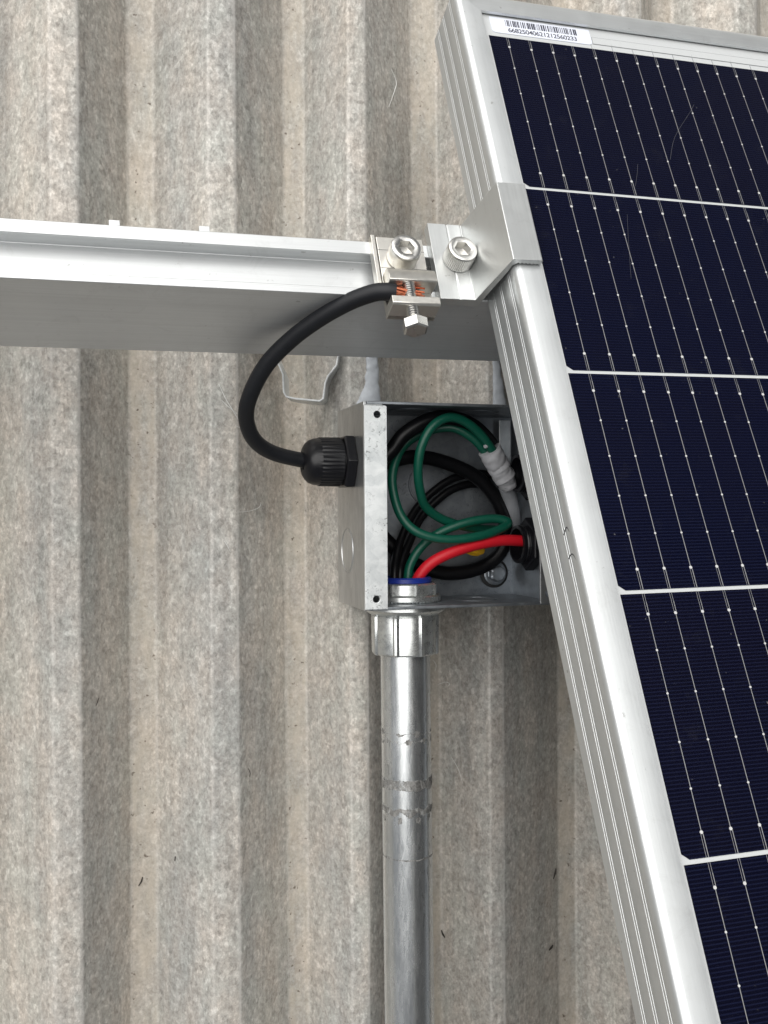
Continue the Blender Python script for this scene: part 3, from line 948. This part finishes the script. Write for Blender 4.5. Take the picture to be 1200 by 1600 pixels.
# ------------------------------------------------------------------ bracket, sealant and litter on the roof
def build_bracket():
    pts = [(-41.7, 96.0), (-38.7, 84.2), (-33.3, 79.0), (-29.3, 69.5), (-29.0, 60.4), (-27.7, 58.1), (-23.6, 57.2), (-9.8, 56.2), (-7.7, 57.6), (-6.6, 65.8), (-5.2, 69.3), (-0.3, 75.6), (1.6, 85.9), (4.0, 97.0)]
    root = empty('strap_bracket', (-18, 60, -12), 'thin bent metal strap bracket on the roof under the rail', 'bracket')
    m = MB(Matrix.Translation(Vector((18, -60, 12))))
    P = [Vector((x, y, 0)) for x, y in pts]
    rows = []
    for i, p in enumerate(P):
        d = (P[min(i + 1, len(P) - 1)] - P[max(i - 1, 0)]).normalized()
        nn = Vector((-d.y, d.x, 0))
        row = []
        for z, off, sh in ((0.5, 0.5, 0), (0.5, -0.5, 0), (-6.0, -0.5, 2.6), (-16.5, -0.5, 6.0), (-16.5, 0.5, 6.0), (-6.0, 0.5, 2.6)):
            row.append(m.pt(p + nn * off + Vector((sh, 0, z))))
        rows.append(row)
    for a, b in zip(rows, rows[1:]):
        for k in range(6):
            j = (k + 1) % 6
            m.f.append([a[k], a[j], b[j], b[k]])
    m.f.append(rows[0]); m.f.append(rows[-1][::-1])
    m.build('strap', 'galv_flange', root, 50, 0.15)
    for x in (-37.5, 6.5):
        MB(Matrix.Translation(Vector((18, -60, 12)))).box(x - 9, x + 9, 92.5, 112, -13, 2).build('foot', 'galv_box', root, None, 0.5)
build_bracket()

def sealant(pts, rad, flat, label, jit=1.0):
    base = Vector(pts[-1])
    m = MB(Matrix.Translation(-base))
    m.tube(pts, rad, 28, 10, flat, jit)
    o = m.build('sealant_smear', 'sealant', None, 70)
    o.location = base * S
    tag(o, label, 'sealant')
sealant([(19.5, 100, 1.5), (19.3, 88, 0.5), (19.8, 76, -0.2), (19.6, 66, -0.6), (18.4, 58, -1.0), (17.6, 52.6, -1.2)], [3.4, 3.2, 3.4, 4.0, 6.2, 7.8], 0.5, 'grey sealant smear between the rail and the top left of the box', 0.7)
sealant([(91.0, 98, 0.5), (91.6, 86, 0.5), (92.4, 74, 0.4), (93.6, 62, 0.2), (94.2, 53.4, 0.0)], [2.0, 2.0, 2.6, 3.6, 4.6], 0.5, 'grey sealant smear above the top right of the box', 0.5)

def roof_z(x):
    prof = RIBS
    for (a, za), (b, zb) in zip(prof, prof[1:]):
        if a <= x <= b:
            return za + (zb - za) * (x - a) / (b - a)
    return 0.0
def on_roof(x, y, lift=0.3):
    return Vector((x, y, roof_z(x) + lift))
def litter(name, xy, r, mat, label, cat, group=None, wob=0.0):
    pts = [on_roof(x, y, r * 0.8 + (wob if 0 < i < len(xy) - 1 else 0)) for i, (x, y) in enumerate(xy)]
    base = pts[0].copy()
    m = MB(Matrix.Translation(-base))
    m.tube(pts, [r * 0.6] + [r] * (len(pts) - 2) + [r * 0.5], 6, 5)
    o = m.build(name, mat, None, 60)
    o.location = base * S
    tag(o, label, cat, group)
litter('plastic_strand', [(-62.8, 63.6), (-59.5, 56.0), (-55.5, 49.5), (-51.8, 44.1)], 0.22, 'strand_white', 'longest white strand beside the black cable bend', 'strand', None, 1.0)
litter('plastic_strand', [(-61.6, 55.4), (-58.0, 51.8), (-53.6, 48.6)], 0.2, 'strand_white', 'short white strand crossing the longest one by the cable bend', 'strand', None, 0.8)
litter('plastic_strand', [(-54.3, 42.3), (-50.6, 40.8), (-47.1, 39.3)], 0.18, 'strand_white', 'small white strand right below the cable bend', 'strand', None, 0.6)
litter('plastic_strand', [(-53.3, -2.6), (-45.9, -2.0), (-40.2, -0.1), (-38.8, 2.6)], 0.16, 'strand_white', 'curled white strand on the dark flank left of the box', 'strand', None, 0.5)
litter('plastic_strand', [(-60.6, -17.2), (-58.6, -20.6), (-57.4, -23.2)], 0.16, 'strand_white', 'tiny white strand down left of the box on the grey rib', 'strand', None, 0.4)
litter('plastic_strand', [(64.3, -89.4), (66.1, -92.5), (65.5, -96.2)], 0.2, 'strand_white', 'small white strand right beside the conduit near its collar', 'strand', None, 0.5)
litter('plastic_strand', [(67.0, -104.1), (70.4, -102.2), (72.2, -102.6), (71.5, -105.0)], 0.2, 'strand_white', 'white hooked strand to the right of the conduit', 'strand', None, 0.5)
litter('plastic_strand', [(72.9, -145.3), (75.4, -151.4), (77.0, -158.9)], 0.14, 'strand_white', 'fine white strand beside the tape bands of the conduit', 'strand', None, 0.3)
litter('plastic_strand', [(36.7, 245.9), (40.3, 240.0), (38.9, 234.3), (34.6, 223.4)], 0.22, 'strand_white', 'white strand left of the panel top corner', 'strand', None, 0.8)
litter('twig', [(141.4, -218.7), (140.5, -221.4), (138.9, -224.2)], 0.55, 'twig', 'dark twig on the roof between conduit and panel', 'twig')
litter('twig', [(137.7, -263.4), (136.8, -264.4), (134.3, -265.1)], 0.6, 'twig', 'dark crumb at the bottom between conduit and panel', 'twig')
litter('twig', [(68.4, -247.5), (69.2, -249.9), (70.0, -251.2)], 0.5, 'twig', 'dark crumb lying to the right of the lower conduit', 'twig')
litter('twig', [(-101.1, -197.5), (-101.7, -199.7), (-103.2, -202.0)], 0.45, 'twig', 'dark twig in the left beige valley', 'twig')
litter('twig', [(-84.7, -185.0), (-84.9, -187.4)], 0.45, 'twig', 'dark crumb right of the left beige valley', 'twig')
litter('twig', [(-47.8, -137.4), (-46.8, -140.2), (-47.1, -142.2)], 0.2, 'twig', 'thin dark hair on the grey rib left of the conduit', 'twig')
litter('twig', [(-123.3, -96.8), (-123.9, -98.7), (-124.7, -100.5)], 0.25, 'twig', 'thin dark fleck high on the leftmost dark flank', 'twig')
